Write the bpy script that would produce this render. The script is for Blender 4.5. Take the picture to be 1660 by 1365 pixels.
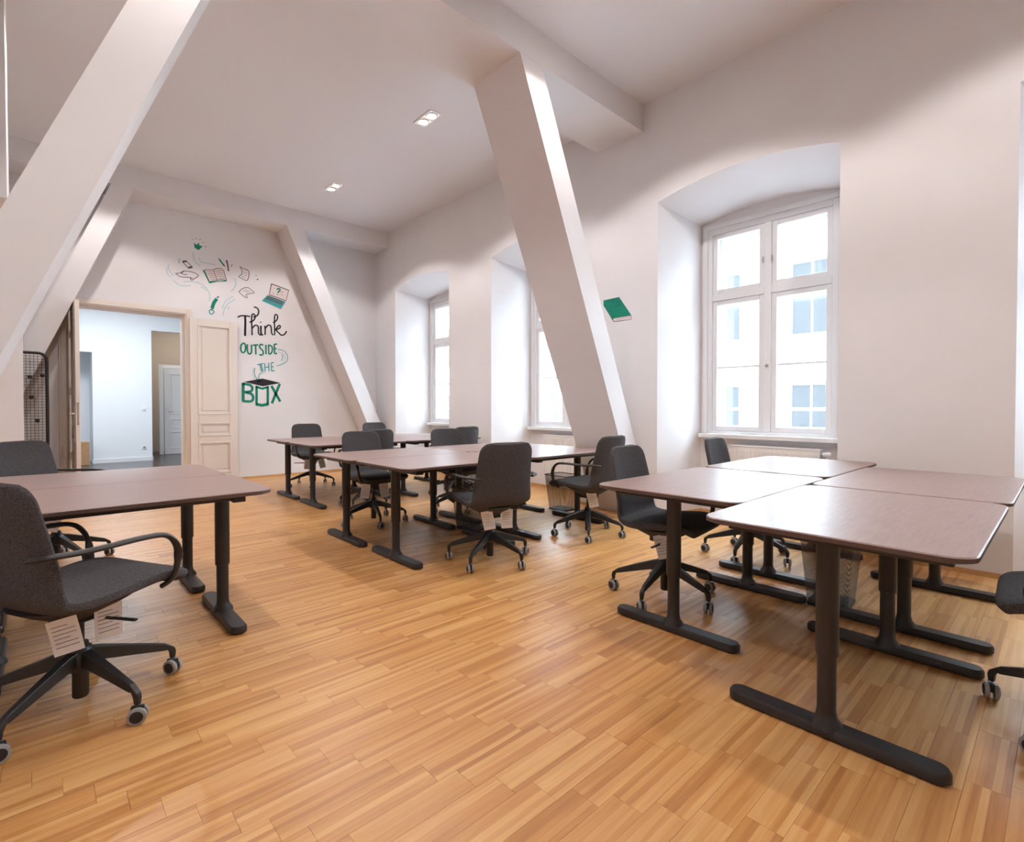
import bpy, bmesh, math, random
import numpy as np
from mathutils import Vector, Matrix
random.seed(7)
for o in list(bpy.data.objects): bpy.data.objects.remove(o)
scn = bpy.context.scene
col = scn.collection
R = math.radians
# ---------------------------------------------------------------- camera
F, YAW, PITCH, SY, H = 830.0, R(42.7), R(0.9), 9.0, 1.15
cam = bpy.data.objects.new('camera', bpy.data.cameras.new('camera'))
col.objects.link(cam)
cam.data.sensor_width = 36.0
cam.data.lens = 36.0 * F / 1660.0
cam.data.shift_y = -SY / 1660.0
cam.data.clip_start = 0.02
cam.location = (0, 0, H)
cam.rotation_euler = (R(90) - PITCH, 0, -YAW)
scn.camera = cam
# ---------------------------------------------------------------- world and exposure
scn.view_settings.view_transform = 'Standard'
scn.view_settings.look = 'None'
scn.view_settings.gamma = 1.0
scn.view_settings.use_curve_mapping = False
scn.view_settings.exposure = 0.72
world = bpy.data.worlds.new('sky'); scn.world = world
world.use_nodes = True
bgn = world.node_tree.nodes['Background']
bgn.inputs[0].default_value = (0.76, 0.88, 1.0, 1)
bgn.inputs[1].default_value = 28.0
SPOT_POWER = 58.0
SPOT_COLOR = (1.0, 0.945, 0.91)
# room numbers (metres): window wall X=W, far wall Y=FY, ceiling CZ
W, FY, CZ, XL, YB = 4.72, 8.95, 4.34, -1.75, -4.6
ND = 0.65
NICHES = [7.39, 4.73, 2.07, -0.59, -3.25]
NHW = 0.82
for yc in NICHES:                                  # sampling portals in the window openings
    L = bpy.data.lights.new('window_portal', 'AREA'); L.shape = 'RECTANGLE'; L.size = 1.24; L.size_y = 2.2
    L.cycles.is_portal = True
    o = bpy.data.objects.new('window_portal', L); col.objects.link(o)
    o.location = (W + ND + 0.42, yc - 0.03, 1.97); o.rotation_euler = (R(90), 0, R(90))

# ---------------------------------------------------------------- helpers
def ray(px, py):
    a = (px - 830) / F; b = -(py - (682.5 - SY)) / F
    cy, sy, cp, sp = math.cos(YAW), math.sin(YAW), math.cos(PITCH), math.sin(PITCH)
    fw = np.array([sy * cp, cy * cp, -sp]); rt = np.array([cy, -sy, 0.0]); up = np.cross(rt, fw)
    return fw + a * rt + b * up
def on_y(px, py, Y):
    d = ray(px, py); t = Y / d[1]; return (t * d[0], Y, H + t * d[2])
def on_x(px, py, X):
    d = ray(px, py); t = X / d[0]; return (X, t * d[1], H + t * d[2])

MATS = {}
def mat(name, color, rough=0.6, metal=0.0, noise=0.0, scale=20.0, bump=0.0, spec=0.5, stretch=None):
    m = bpy.data.materials.new(name); m.use_nodes = True; MATS[name] = m
    nt = m.node_tree; b = nt.nodes['Principled BSDF']
    b.inputs['Base Color'].default_value = (*color, 1); b.inputs['Roughness'].default_value = rough
    b.inputs['Metallic'].default_value = metal
    b.inputs['Specular IOR Level'].default_value = spec
    if noise or bump:
        tc = nt.nodes.new('ShaderNodeTexCoord'); n = nt.nodes.new('ShaderNodeTexNoise')
        n.inputs['Scale'].default_value = scale; n.inputs['Detail'].default_value = 5
        src = tc.outputs['Object']
        if stretch:
            mp = nt.nodes.new('ShaderNodeMapping'); mp.inputs['Scale'].default_value = stretch
            nt.links.new(src, mp.inputs[0]); src = mp.outputs[0]
        nt.links.new(src, n.inputs['Vector'])
        if noise:
            r = nt.nodes.new('ShaderNodeMapRange')
            r.inputs[1].default_value = 0.3; r.inputs[2].default_value = 0.7
            r.inputs[3].default_value = 1 - noise; r.inputs[4].default_value = 1 + noise
            nt.links.new(n.outputs['Fac'], r.inputs[0])
            mx = nt.nodes.new('ShaderNodeVectorMath'); mx.operation = 'SCALE'; mx.inputs[0].default_value = color
            nt.links.new(r.outputs[0], mx.inputs['Scale']); nt.links.new(mx.outputs[0], b.inputs['Base Color'])
        if bump:
            bp = nt.nodes.new('ShaderNodeBump'); bp.inputs['Strength'].default_value = bump; bp.inputs['Distance'].default_value = 0.003
            nt.links.new(n.outputs['Fac'], bp.inputs['Height']); nt.links.new(bp.outputs[0], b.inputs['Normal'])
    return m

mat('wall', (0.80, 0.775, 0.785), 0.75, noise=0.012, scale=3)
mat('ceiling', (0.80, 0.785, 0.81), 0.8)
mat('corridor_wall', (0.84, 0.87, 0.9), 0.8)
mat('cream', (0.80, 0.72, 0.655), 0.45)
mat('passage_wall', (0.52, 0.44, 0.37), 0.8)
mat('white_paint', (0.82, 0.82, 0.83), 0.4)
mat('frame_white', (0.80, 0.80, 0.82), 0.35)
mat('radiator', (0.82, 0.78, 0.76), 0.4)
mat('baseboard', (0.62, 0.36, 0.16), 0.4, noise=0.1, scale=4, stretch=(1, 8, 8))
mat('corridor_floor', (0.06, 0.05, 0.05), 0.25)
mat('desk_top', (0.31, 0.205, 0.18), 0.36, noise=0.10, scale=6, stretch=(1.5, 14, 1))
mat('desk_edge', (0.10, 0.058, 0.048), 0.5)
mat('desk_metal', (0.022, 0.018, 0.018), 0.42)
mat('black_plastic', (0.018, 0.017, 0.018), 0.45)
mat('fabric', (0.080, 0.075, 0.078), 0.95, noise=0.55, scale=260, bump=0.5, spec=0.15)
mat('tire', (0.34, 0.33, 0.33), 0.6)
mat('paper', (0.80, 0.76, 0.74), 0.8)
mat('ink', (0.25, 0.24, 0.25), 0.8)
mat('chrome', (0.7, 0.68, 0.65), 0.25, metal=1.0)
mat('cardboard', (0.42, 0.24, 0.12), 0.8, noise=0.1)
mat('mural_green', (0.0, 0.23, 0.15), 0.8)
mat('mural_dark', (0.015, 0.014, 0.022), 0.8)
mat('mural_teal', (0.06, 0.36, 0.38), 0.8)
mat('mural_pale', (0.42, 0.62, 0.68), 0.8)
mat('mural_line', (0.11, 0.07, 0.085), 0.8)
mat('mural_pink', (0.78, 0.68, 0.68), 0.8)
mat('facade', (0.55, 0.55, 0.55), 0.9)
mat('facade_window', (0.028, 0.029, 0.031), 0.5, spec=0.06)
mat('street', (0.3, 0.3, 0.31), 0.9)

def glass_mat():
    m = bpy.data.materials.new('glass'); m.use_nodes = True; nt = m.node_tree; nt.nodes.clear()
    out = nt.nodes.new('ShaderNodeOutputMaterial'); mx = nt.nodes.new('ShaderNodeMixShader')
    t = nt.nodes.new('ShaderNodeBsdfTransparent'); g = nt.nodes.new('ShaderNodeBsdfGlossy')
    t.inputs[0].default_value = (0.95, 0.97, 0.97, 1); g.inputs['Roughness'].default_value = 0.02
    mx.inputs[0].default_value = 0.06
    nt.links.new(t.outputs[0], mx.inputs[1]); nt.links.new(g.outputs[0], mx.inputs[2]); nt.links.new(mx.outputs[0], out.inputs[0])
    MATS['glass'] = m
glass_mat()
def mesh_mat(name, color, pitch, cover):
    # woven wire: see-through holes on a fine grid in the object's own space
    m = bpy.data.materials.new(name); m.use_nodes = True; nt = m.node_tree
    b = nt.nodes['Principled BSDF']; b.inputs['Base Color'].default_value = (*color, 1); b.inputs['Roughness'].default_value = 0.4
    b.inputs['Metallic'].default_value = 0.6
    out = nt.nodes['Material Output']; t = nt.nodes.new('ShaderNodeBsdfTransparent'); mx = nt.nodes.new('ShaderNodeMixShader')
    tc = nt.nodes.new('ShaderNodeTexCoord'); sp = nt.nodes.new('ShaderNodeSeparateXYZ'); nt.links.new(tc.outputs['Object'], sp.inputs[0])
    ad = nt.nodes.new('ShaderNodeMath'); ad.operation = 'ADD'; nt.links.new(sp.outputs[0], ad.inputs[0]); nt.links.new(sp.outputs[1], ad.inputs[1])
    outs = []
    for s in (ad.outputs[0], sp.outputs[2]):
        d = nt.nodes.new('ShaderNodeMath'); d.operation = 'DIVIDE'; d.inputs[1].default_value = pitch; nt.links.new(s, d.inputs[0])
        f = nt.nodes.new('ShaderNodeMath'); f.operation = 'FRACT'; nt.links.new(d.outputs[0], f.inputs[0])
        l = nt.nodes.new('ShaderNodeMath'); l.operation = 'LESS_THAN'; l.inputs[1].default_value = cover; nt.links.new(f.outputs[0], l.inputs[0])
        outs.append(l.outputs[0])
    mm = nt.nodes.new('ShaderNodeMath'); mm.operation = 'MAXIMUM'; nt.links.new(outs[0], mm.inputs[0]); nt.links.new(outs[1], mm.inputs[1])
    nt.links.new(mm.outputs[0], mx.inputs[0]); nt.links.new(t.outputs[0], mx.inputs[1]); nt.links.new(b.outputs[0], mx.inputs[2])
    nt.links.new(mx.outputs[0], out.inputs[0]); MATS[name] = m
mesh_mat('wire_mesh', (0.10, 0.09, 0.09), 0.006, 0.24)
def lamp_mat():
    m = bpy.data.materials.new('lamp_glow'); m.use_nodes = True; nt = m.node_tree; b = nt.nodes['Principled BSDF']
    b.inputs['Emission Color'].default_value = (1, 0.93, 0.85, 1); b.inputs['Emission Strength'].default_value = 40
    MATS['lamp_glow'] = m
lamp_mat()
def parquet_mat():
    m = bpy.data.materials.new('parquet'); m.use_nodes = True; nt = m.node_tree; b = nt.nodes['Principled BSDF']; N = nt.nodes.new; Lk = nt.links.new
    g = N('ShaderNodeNewGeometry'); sp = N('ShaderNodeSeparateXYZ'); Lk(g.outputs['Position'], sp.inputs[0])
    def mth(op, a, c):
        n = N('ShaderNodeMath'); n.operation = op
        for i, v in enumerate((a, c)):
            if v is None: continue
            if isinstance(v, (int, float)): n.inputs[i].default_value = v
            else: Lk(v, n.inputs[i])
        return n.outputs[0]
    row = mth('FLOOR', mth('DIVIDE', sp.outputs[1], PW), None)
    colm = mth('FLOOR', mth('DIVIDE', mth('ADD', sp.outputs[0], mth('MULTIPLY', row, PS)), PL), None)
    lam = mth('FLOOR', mth('DIVIDE', sp.outputs[1], PW / 5), None)
    cv = N('ShaderNodeCombineXYZ'); Lk(row, cv.inputs[0]); Lk(colm, cv.inputs[1])
    wn = N('ShaderNodeTexWhiteNoise'); wn.noise_dimensions = '3D'; Lk(cv.outputs[0], wn.inputs['Vector'])
    cv2 = N('ShaderNodeCombineXYZ'); Lk(lam, cv2.inputs[0]); Lk(colm, cv2.inputs[1]); cv2.inputs[2].default_value = 3.3
    wn2 = N('ShaderNodeTexWhiteNoise'); wn2.noise_dimensions = '3D'; Lk(cv2.outputs[0], wn2.inputs['Vector'])
    # grain, shifted from block to block
    mp = N('ShaderNodeMapping'); mp.inputs['Scale'].default_value = (2.2, 42, 1); Lk(g.outputs['Position'], mp.inputs[0])
    sh = N('ShaderNodeVectorMath'); sh.operation = 'MULTIPLY_ADD'; Lk(wn.outputs['Color'], sh.inputs[0]); sh.inputs[1].default_value = (40, 40, 40); Lk(mp.outputs[0], sh.inputs[2])
    gr = N('ShaderNodeTexNoise'); gr.inputs['Scale'].default_value = 1.6; gr.inputs['Detail'].default_value = 6; gr.inputs['Distortion'].default_value = 0.6; Lk(sh.outputs[0], gr.inputs['Vector'])
    v = mth('ADD', mth('MULTIPLY', wn.outputs['Value'], 0.17), mth('ADD', mth('MULTIPLY', wn2.outputs['Value'], 0.42), mth('MULTIPLY', gr.outputs['Fac'], 0.55)))
    cr = N('ShaderNodeValToRGB'); Lk(v, cr.inputs[0])
    e = cr.color_ramp.elements; e[0].position = 0.15; e[0].color = (0.36, 0.135, 0.036, 1); e[1].position = 0.95; e[1].color = (0.74, 0.43, 0.175, 1)
    x = e.new(0.5); x.color = (0.57, 0.265, 0.083, 1)
    Lk(cr.outputs[0], b.inputs['Base Color'])
    rr = N('ShaderNodeMapRange'); rr.inputs[3].default_value = 0.26; rr.inputs[4].default_value = 0.44; Lk(gr.outputs['Fac'], rr.inputs[0]); Lk(rr.outputs[0], b.inputs['Roughness'])
    bp = N('ShaderNodeBump'); bp.inputs['Strength'].default_value = 0.12; bp.inputs['Distance'].default_value = 0.002; Lk(gr.outputs['Fac'], bp.inputs['Height']); Lk(bp.outputs[0], b.inputs['Normal'])
    MATS['parquet'] = m
PW, PL, PS = 0.10, 0.36, 0.07
parquet_mat()

class MB:
    def __init__(s): s.v = []; s.f = []
    def add(s, vs, fs):
        n = len(s.v); s.v += [tuple(map(float, p)) for p in vs]; s.f += [tuple(i + n for i in f) for f in fs]; return s
    def box(s, x0, x1, y0, y1, z0, z1):
        vs = [(x, y, z) for z in (z0, z1) for y in (y0, y1) for x in (x0, x1)]
        return s.add(vs, [(0, 2, 3, 1), (4, 5, 7, 6), (0, 1, 5, 4), (2, 6, 7, 3), (0, 4, 6, 2), (1, 3, 7, 5)])
    def quad(s, a, b, c, d): return s.add([a, b, c, d], [(0, 1, 2, 3)])
    def loft(s, loops, cap=True, close=True):
        n = len(loops[0]); vs = [p for l in loops for p in l]; fs = []
        for i in range(len(loops) - 1):
            for j in range(n if close else n - 1):
                k = (j + 1) % n; fs.append((i * n + j, i * n + k, (i + 1) * n + k, (i + 1) * n + j))
        if cap: fs.append(tuple(range(n - 1, -1, -1))); fs.append(tuple(range((len(loops) - 1) * n, len(loops) * n)))
        return s.add(vs, fs)
    def prism(s, poly, z0, z1):
        return s.loft([[(x, y, z0) for x, y in poly], [(x, y, z1) for x, y in poly]])
    def lathe(s, prof, c=(0, 0, 0), n=20, axis='z'):
        def P(r, h, a):
            u, w = r * math.cos(a), r * math.sin(a)
            return (c[0] + u, c[1] + w, c[2] + h) if axis == 'z' else ((c[0] + h, c[1] + u, c[2] + w) if axis == 'x' else (c[0] + w, c[1] + h, c[2] + u))
        return s.loft([[P(r, h, 2 * math.pi * k / n) for k in range(n)] for r, h in prof])
    def tube(s, pts, r, n=10, flat=1.0):
        pts = [Vector(p) for p in pts]; loops = []; up0 = Vector((0, 0, 1))
        rs = r if isinstance(r, (list, tuple)) else [r] * len(pts)
        for i, p in enumerate(pts):
            t = (pts[min(i + 1, len(pts) - 1)] - pts[max(i - 1, 0)]).normalized()
            a = t.cross(up0)
            if a.length < 0.05: a = t.cross(Vector((0, 1, 0)))
            a.normalize(); b = a.cross(t)
            if i and a.dot(pa) < 0: a, b = -a, -b
            pa = a
            loops.append([tuple(p + a * (rs[i] * math.cos(q)) + b * (rs[i] * flat * math.sin(q))) for q in [2 * math.pi * k / n for k in range(n)]])
        return s.loft(loops)
    def build(s, name, m, parent=None, smooth=False, bevel=0.0):
        me = bpy.data.meshes.new(name); me.from_pydata(s.v, [], s.f)
        bm = bmesh.new(); bm.from_mesh(me); bmesh.ops.recalc_face_normals(bm, faces=bm.faces)
        bm.to_mesh(me); bm.free()
        o = bpy.data.objects.new(name, me); col.objects.link(o)
        me.materials.append(MATS[m]); o.parent = parent
        if bevel:
            bv = o.modifiers.new('bevel', 'BEVEL'); bv.width = bevel; bv.segments = 2; bv.limit_method = 'ANGLE'
        if smooth:
            me.polygons.foreach_set('use_smooth', [True] * len(me.polygons))
            me.set_sharp_from_angle(angle=R(40))
        return o
def empty(name, loc=(0, 0, 0), rz=0.0):
    o = bpy.data.objects.new(name, None); col.objects.link(o); o.location = loc; o.rotation_euler = (0, 0, rz); o.empty_display_size = 0.1; return o
def tag(o, label=None, cat=None, group=None, kind=None):
    if label: o['label'] = label
    if cat: o['category'] = cat
    if group: o['group'] = group
    if kind: o['kind'] = kind
    return o
def struct(o, label=None): return tag(o, label, kind='structure')
def copy_tree(o, parent=None):
    c = o.copy(); col.objects.link(c); c.parent = parent
    for ch in o.children: copy_tree(ch, c)
    return c
def smoothcurve(pts, n=6):
    P = [Vector(p) for p in pts]; out = []
    for i in range(len(P) - 1):
        a, b, c, d = P[max(i - 1, 0)], P[i], P[i + 1], P[min(i + 2, len(P) - 1)]
        for k in range(n):
            t = k / n
            out.append(0.5 * ((2 * b) + (c - a) * t + (2 * a - 5 * b + 4 * c - d) * t * t + (3 * b - a - 3 * c + d) * t ** 3))
    out.append(P[-1]); return out

# ---------------------------------------------------------------- room shell
# floor: base slab and parquet blocks laid as parts
fl = struct(MB().box(XL, W + ND, YB, FY + 0.1, -0.12, -0.008).build('floor', 'baseboard'), 'warm oak parquet floor of short staggered blocks')
blk = MB()
g = 0.0004
blk.box(g, PL - g, g, PW - g, -0.008, 0.0)
blocks = []
r0, r1 = int(math.floor(YB / PW)), int(math.ceil(FY / PW))
for r in range(r0, r1):
    c0 = int(math.floor((XL + r * PS) / PL)) - 1; c1 = int(math.ceil((W + ND + r * PS) / PL)) + 1
    for c in range(c0, c1):
        x0 = c * PL - r * PS; y0 = r * PW
        xa, xb = max(x0, XL), min(x0 + PL, W + (ND if any(abs(y0 + PW / 2 - yc) < NHW - .1 for yc in NICHES) else 0.0))
        if xb - xa < 0.01: continue
        cx, cy = (xa + xb) / 2, y0 + PW / 2
        fw = cx * math.sin(YAW) + cy * math.cos(YAW); la = cx * math.cos(YAW) - cy * math.sin(YAW)
        vis = fw > 0.3 and abs(la) < fw * 1.02 and H / fw * F < 715
        blocks.append((fw if vis and xb - xa > PL - 0.001 else 1e6 + fw, x0, y0, xa, xb))
blocks.sort()
m0 = None
for b_ in blocks[:300]:
    if m0 is None:
        o = blk.build('parquet_block', 'parquet', fl); m0 = o.data
    else:
        o = bpy.data.objects.new('parquet_block', m0); col.objects.link(o); o.parent = fl
    o.location = (b_[1], b_[2], random.uniform(-0.0004, 0.0))
rest = MB()
for b_ in blocks[300:]:
    rest.box(b_[3] + g, b_[4] - g, b_[2] + g, min(b_[2] + PW, FY) - g, -0.008, 0.0)
tag(rest.build('parquet_field', 'parquet', fl), kind='stuff')

struct(MB().box(XL - .2, W + 1.2, YB - .2, FY + 0.12, CZ, CZ + 0.2).build('ceiling', 'ceiling'), 'plain white ceiling above the office')
struct(MB().box(XL - 0.15, XL, YB, FY + 0.1, -0.1, CZ).build('wall_left', 'wall'), 'plain white side wall behind the left desks')
struct(MB().box(XL - 0.15, W + ND + 0.3, YB - 0.15, YB, -0.1, CZ).build('wall_back', 'wall'), 'plain white wall behind the viewer')

# window wall with splayed, arched niches
SPL = 0.15; WHW = 0.62; WZ0, WZ1 = 0.87, 3.06
def arc(hw, zs, rise, n=14):
    return [(-hw + 2 * hw * k / n, zs + rise * (1 - (2 * k / n - 1) ** 2)) for k in range(n + 1)]
ww = MB()
edges = [FY + 0.1]
for yc in NICHES: edges += [yc + NHW, yc - NHW]
edges.append(YB)
for i in range(0, len(edges), 2):
    a, b_ = edges[i], edges[i + 1]
    ww.quad((W, a, -0.1), (W, b_, -0.1), (W, b_, CZ), (W, a, CZ))
XB = W + ND; XO = XB + 0.32
for yc in NICHES:
    fr = arc(NHW, 3.27, 0.11); bk = arc(NHW - SPL, 3.13, 0.08)
    for k in range(len(fr) - 1):
        (a, za), (b_, zb) = fr[k], fr[k + 1]; (c, zc), (d, zd) = bk[k], bk[k + 1]
        ww.quad((W, yc + a, za), (W, yc + b_, zb), (W, yc + b_, CZ), (W, yc + a, CZ))
        ww.quad((W, yc + a, za), (W, yc + b_, zb), (XB, yc + d, zd), (XB, yc + c, zc))
        ww.quad((XB, yc + c, zc), (XB, yc + d, zd), (XB, yc + d, max(WZ1, 0)), (XB, yc + c, WZ1))
    for s in (-1, 1):
        h0, h1 = yc + s * NHW, yc + s * (NHW - SPL)
        ww.quad((W, h0, -0.1), (XB, h1, -0.1), (XB, h1, 3.13), (W, h0, 3.27))
        ww.quad((XB, h1, -0.1), (XB, yc + s * WHW, -0.1), (XB, yc + s * WHW, WZ1), (XB, h1, WZ1))
        ww.quad((XB, yc + s * WHW, WZ0), (XO, yc + s * (WHW + .02), WZ0), (XO, yc + s * (WHW + .02), WZ1), (XB, yc + s * WHW, WZ1))
    ww.quad((XB, yc - WHW, -0.1), (XB, yc + WHW, -0.1), (XB, yc + WHW, WZ0), (XB, yc - WHW, WZ0))
    ww.quad((XB, yc - WHW, WZ0), (XB, yc + WHW, WZ0), (XO, yc + WHW, WZ0 - .03), (XO, yc - WHW, WZ0 - .03))
    ww.quad((XB, yc - WHW, WZ1), (XB, yc + WHW, WZ1), (XO, yc + WHW, WZ1), (XO, yc - WHW, WZ1))
# outer skin, so that light only enters by the windows
ed2 = [FY + 0.1]
for yc in NICHES: ed2 += [yc + WHW + .02, yc - WHW - .02]
ed2.append(YB - .15)
for i in range(0, len(ed2), 2): ww.quad((XO, ed2[i], -0.1), (XO, ed2[i + 1], -0.1), (XO, ed2[i + 1], CZ + .2), (XO, ed2[i], CZ + .2))
for yc in NICHES:
    ww.quad((XO, yc + WHW + .02, -0.1), (XO, yc - WHW - .02, -0.1), (XO, yc - WHW - .02, WZ0), (XO, yc + WHW + .02, WZ0))
    ww.quad((XO, yc + WHW + .02, WZ1), (XO, yc - WHW - .02, WZ1), (XO, yc - WHW - .02, CZ + .2), (XO, yc + WHW + .02, CZ + .2))
struct(ww.build('wall_right', 'wall'), 'white wall with deep arched window niches')

# windows: inner and outer casements, four sashes each
def make_window(n):
    w = empty('window_%d' % n); struct(w, 'white double casement window in an arched niche')
    X0 = XB - 0.02
    f = MB(); hw = WHW
    bars = lambda c: [(-hw, -hw + .05, WZ0, WZ1), (hw - .05, hw, WZ0, WZ1), (-c, c, WZ0 + .03, WZ1 - .06)] + [p for s in (-1, 1) for p in [(*sorted((s * c, s * (hw - .05))), 2.29, 2.36)]] + [(-hw + .05, hw - .05, WZ1 - .06, WZ1), (-hw + .05, hw - .05, WZ0, WZ0 + .03)]
    for (ya, yb, za, zb) in bars(.035):
        f.box(X0, X0 + .07, ya, yb, za, zb)
    f.build('frame', 'frame_white', w, bevel=.004)
    c = MB()                                                      # architrave on the niche back
    for (ya, yb, za, zb) in ((-hw - .05, -hw, WZ0 + .001, WZ1 + .05), (hw, hw + .05, WZ0 + .001, WZ1 + .05), (-hw, hw, WZ1, WZ1 + .05)): c.box(XB - .03, XB + .01, ya, yb, za, zb)
    c.build('architrave', 'frame_white', w, bevel=.004)
    MB().box(XB - .10, XB + .03, -hw - .06, hw + .06, WZ0 - .045, WZ0).build('window_sill', 'frame_white', w, bevel=.006)
    for layer, xo in ((0, X0 + .012), (1, X0 + .2)):
        for s in (-1, 1):
            for (z0, z1) in ((WZ0 + .031, 2.289), (2.361, WZ1 - .061)):
                ya, yb = sorted((s * .036, s * (hw - .051)))
                sh = MB(); b = .05
                sh.box(xo, xo + .04, ya, ya + b, z0, z1).box(xo, xo + .04, yb - b, yb, z0, z1).box(xo, xo + .04, ya + b, yb - b, z0, z0 + b).box(xo, xo + .04, ya + b, yb - b, z1 - b, z1)
                if z0 < 1: sh.box(xo + .01, xo + .03, ya + b, yb - b, 1.565, 1.585)
                so = sh.build('sash', 'frame_white', w, bevel=.003)
                MB().box(xo + .018, xo + .022, ya + b, yb - b, z0 + b, z1 - b).build('pane', 'glass', so)
    of = MB(); xo = X0 + .19
    for (ya, yb, za, zb) in bars(.03): of.box(xo, xo + .06, ya, yb, za, zb)
    of.build('outer_frame', 'frame_white', w)
    for z in (1.57, 2.63):
        hd = MB()
        if z < 2: hd.lathe([(.001, -.016), (.016, -.014), (.016, 0), (.001, 0)], (X0, 0, z), axis='x', n=14)
        else: hd.box(X0 - .012, X0, -.05, -.036, z - .03, z + .03).box(X0 - .012, X0, .036, .05, z - .03, z + .03)
        hd.build('window_catch', 'chrome', w)
    return w
w1 = make_window(1); w1.location = (0, NICHES[0] - .03, 0)
for i, yc in enumerate(NICHES[1:]):
    c = copy_tree(w1); c.name = 'window_%d' % (i + 2); c.location = (0, yc - .03, 0)

# radiators below the windows
def make_radiator():
    r = empty('radiator')
    MB().box(XB - .13, XB - .04, -.42, .42, .14, .755).build('panel', 'radiator', r, bevel=.006)
    rib = MB().box(XB - .137, XB - .128, -.009, .009, .18, .715)
    o0 = None
    for k in range(21):
        y = -.40 + k * .04
        if o0 is None: o = o0 = rib.build('rib', 'radiator', r, bevel=.003)
        else: o = o0.copy(); col.objects.link(o); o.parent = r
        o.location = (0, y, 0)
    MB().box(XB - .135, XB - .035, -.425, .425, .752, .765).build('top_grille', 'white_paint', r)
    MB().lathe([(.001, 0), (.02, .004), (.024, .03), (.02, .075), (.001, .08)], (XB - .085, -.505, .715), n=14, axis='y').lathe([(.01, 0), (.01, .5)], (XB - .085, -.47, .2), n=8).build('valve', 'white_paint', r, smooth=True)
    for y in (-.28, .28): MB().box(XB - .05, XB - .001, y - .02, y + .02, .3, .34).build('bracket', 'white_paint', r)
    return r
rad = make_radiator(); rad.location = (0, NICHES[0] - .12, 0)
tag(rad, 'white ribbed radiator under the niche window nearest the mural wall', 'radiator')
for i, yc in enumerate(NICHES[1:4]):
    c = copy_tree(rad); c.location = (0, yc - .12, 0)
    c['label'] = ['white ribbed radiator in the niche beside the slanted pillar', 'white ribbed radiator with valve, behind the chair at the window', 'white ribbed radiator in the niche past the large desk group'][i]

# far wall with door opening
DX0, DX1, DZ = 0.29, 1.60, 2.52
fw_ = MB()
for (a, b_, z0, z1) in ((XL, DX0, -.1, CZ), (DX1, W, -.1, CZ), (DX0, DX1, DZ, CZ)): fw_.box(a, b_, FY, FY + .1, z0, z1)
struct(fw_.build('wall_far', 'wall'), 'white wall with the painted mural and double door')
# corridor beyond
cw = MB()
YC = 13.5
cw.box(-1.2, 0.55, YC + .9, YC + 1.0, -.1, 3.4)                    # back of the small recess
cw.box(0.80, 1.80, YC, YC + 2.7, -.02, 3.4)                        # block in the middle
cw.box(-1.2, 0.80, YC, YC + .1, 2.28, 3.4).box(0.5, .81, YC + .9, YC + 1.0, -.1, 3.4)
cw.box(1.80, 3.6, YC, YC + .1, 2.82, 3.4)                          # lintel over the passage
cw.box(-1.3, -1.2, FY + .1, YC + 1.0, -.1, 3.4).box(4.2, 4.3, FY + .1, YC + 3, -.1, 3.4)
struct(MB().box(1.8, 4.2, YC + 2.6, YC + 2.7, -.1, 3.4).build('wall_passage', 'passage_wall'), 'tan wall at the end of the passage beyond the corridor')
struct(cw.build('wall_corridor', 'corridor_wall'), 'bluish white corridor walls beyond the double door')
struct(MB().box(-1.3, 4.3, FY + .1, YC + 3, 3.4, 3.5).build('ceiling_corridor', 'corridor_wall'))
struct(MB().box(-1.3, 4.3, FY + .1, YC + 3, -.1, -0.004).build('floor_corridor', 'corridor_floor'), 'dark glossy corridor floor')
sk = MB().box(.79, 1.81, YC - .015, YC, -.003, .08).box(1.8, 1.815, YC - .015, YC + 2.59, -.003, .08)
struct(sk.build('baseboard_corridor', 'white_paint'))
L = bpy.data.lights.new('corridor_fill', 'AREA'); L.energy = 85; L.size = 1.2; L.color = (0.88, 0.94, 1.0)  # added unseen area light that brightens the corridor, no fixture modelled
o = bpy.data.objects.new('corridor_fill', L); col.objects.link(o); o.location = (0.9, 11.3, 3.38)
L = bpy.data.lights.new('passage_fill', 'AREA'); L.energy = 14; L.size = .6; L.color = (1.0, 0.88, 0.75)  # second added light out of view, lifts the passage behind the block
o = bpy.data.objects.new('passage_fill', L); col.objects.link(o); o.location = (2.9, 14.9, 3.38)

def panel_leaf(parent, w, h, t, panels, m):
    # leaf in x 0..w, y 0..t (front at y=0), raised mouldings around sunk panels
    st = MB(); zs = [0] + [z for p in panels for z in p] + [h]; e = .11
    st.box(0, e, 0, t, 0, h).box(w - e, w, 0, t, 0, h)
    for i in range(0, len(zs), 2): st.box(e, w - e, 0, t, zs[i], zs[i + 1])
    st.build('stile_frame', m, parent, bevel=.004)
    for (a, b_) in panels:
        p = MB().box(e - .01, w - e + .01, .014, t - .012, a - .01, b_ + .01)
        p.box(e + .05, w - e - .05, .006, t - .006, a + .05, b_ - .05)
        p.build('panel', m, parent, bevel=.004)
        q = MB()
        for (xa, xb, za, zb) in ((e - .012, e + .016, a - .012, b_ + .012), (w - e - .016, w - e + .012, a - .012, b_ + .012), (e, w - e, a - .012, a + .016), (e, w - e, b_ - .016, b_ + .012)): q.box(xa, xb, -.008, .016, za, zb)
        q.build('moulding', m, parent, bevel=.004)
def lever_handle(parent, x, z, t, sx=1):
    h = MB().box(x - .018, x + .018, -.008, 0, z - .12, z + .10).lathe([(.009, -.05), (.009, 0)], (x, 0, z), axis='y', n=10)
    h.tube([(x, -.05, z), (x + sx * .05, -.052, z), (x + sx * .11, -.05, z - .004)], .009, 8)
    h.build('door_handle', 'chrome', parent, smooth=True)
PAN = [(.14, .60), (.71, .90), (1.04, 2.38)]
d = empty('door_1'); struct(d, 'open cream leaf of the double door, folded back flat against the wall')
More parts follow.
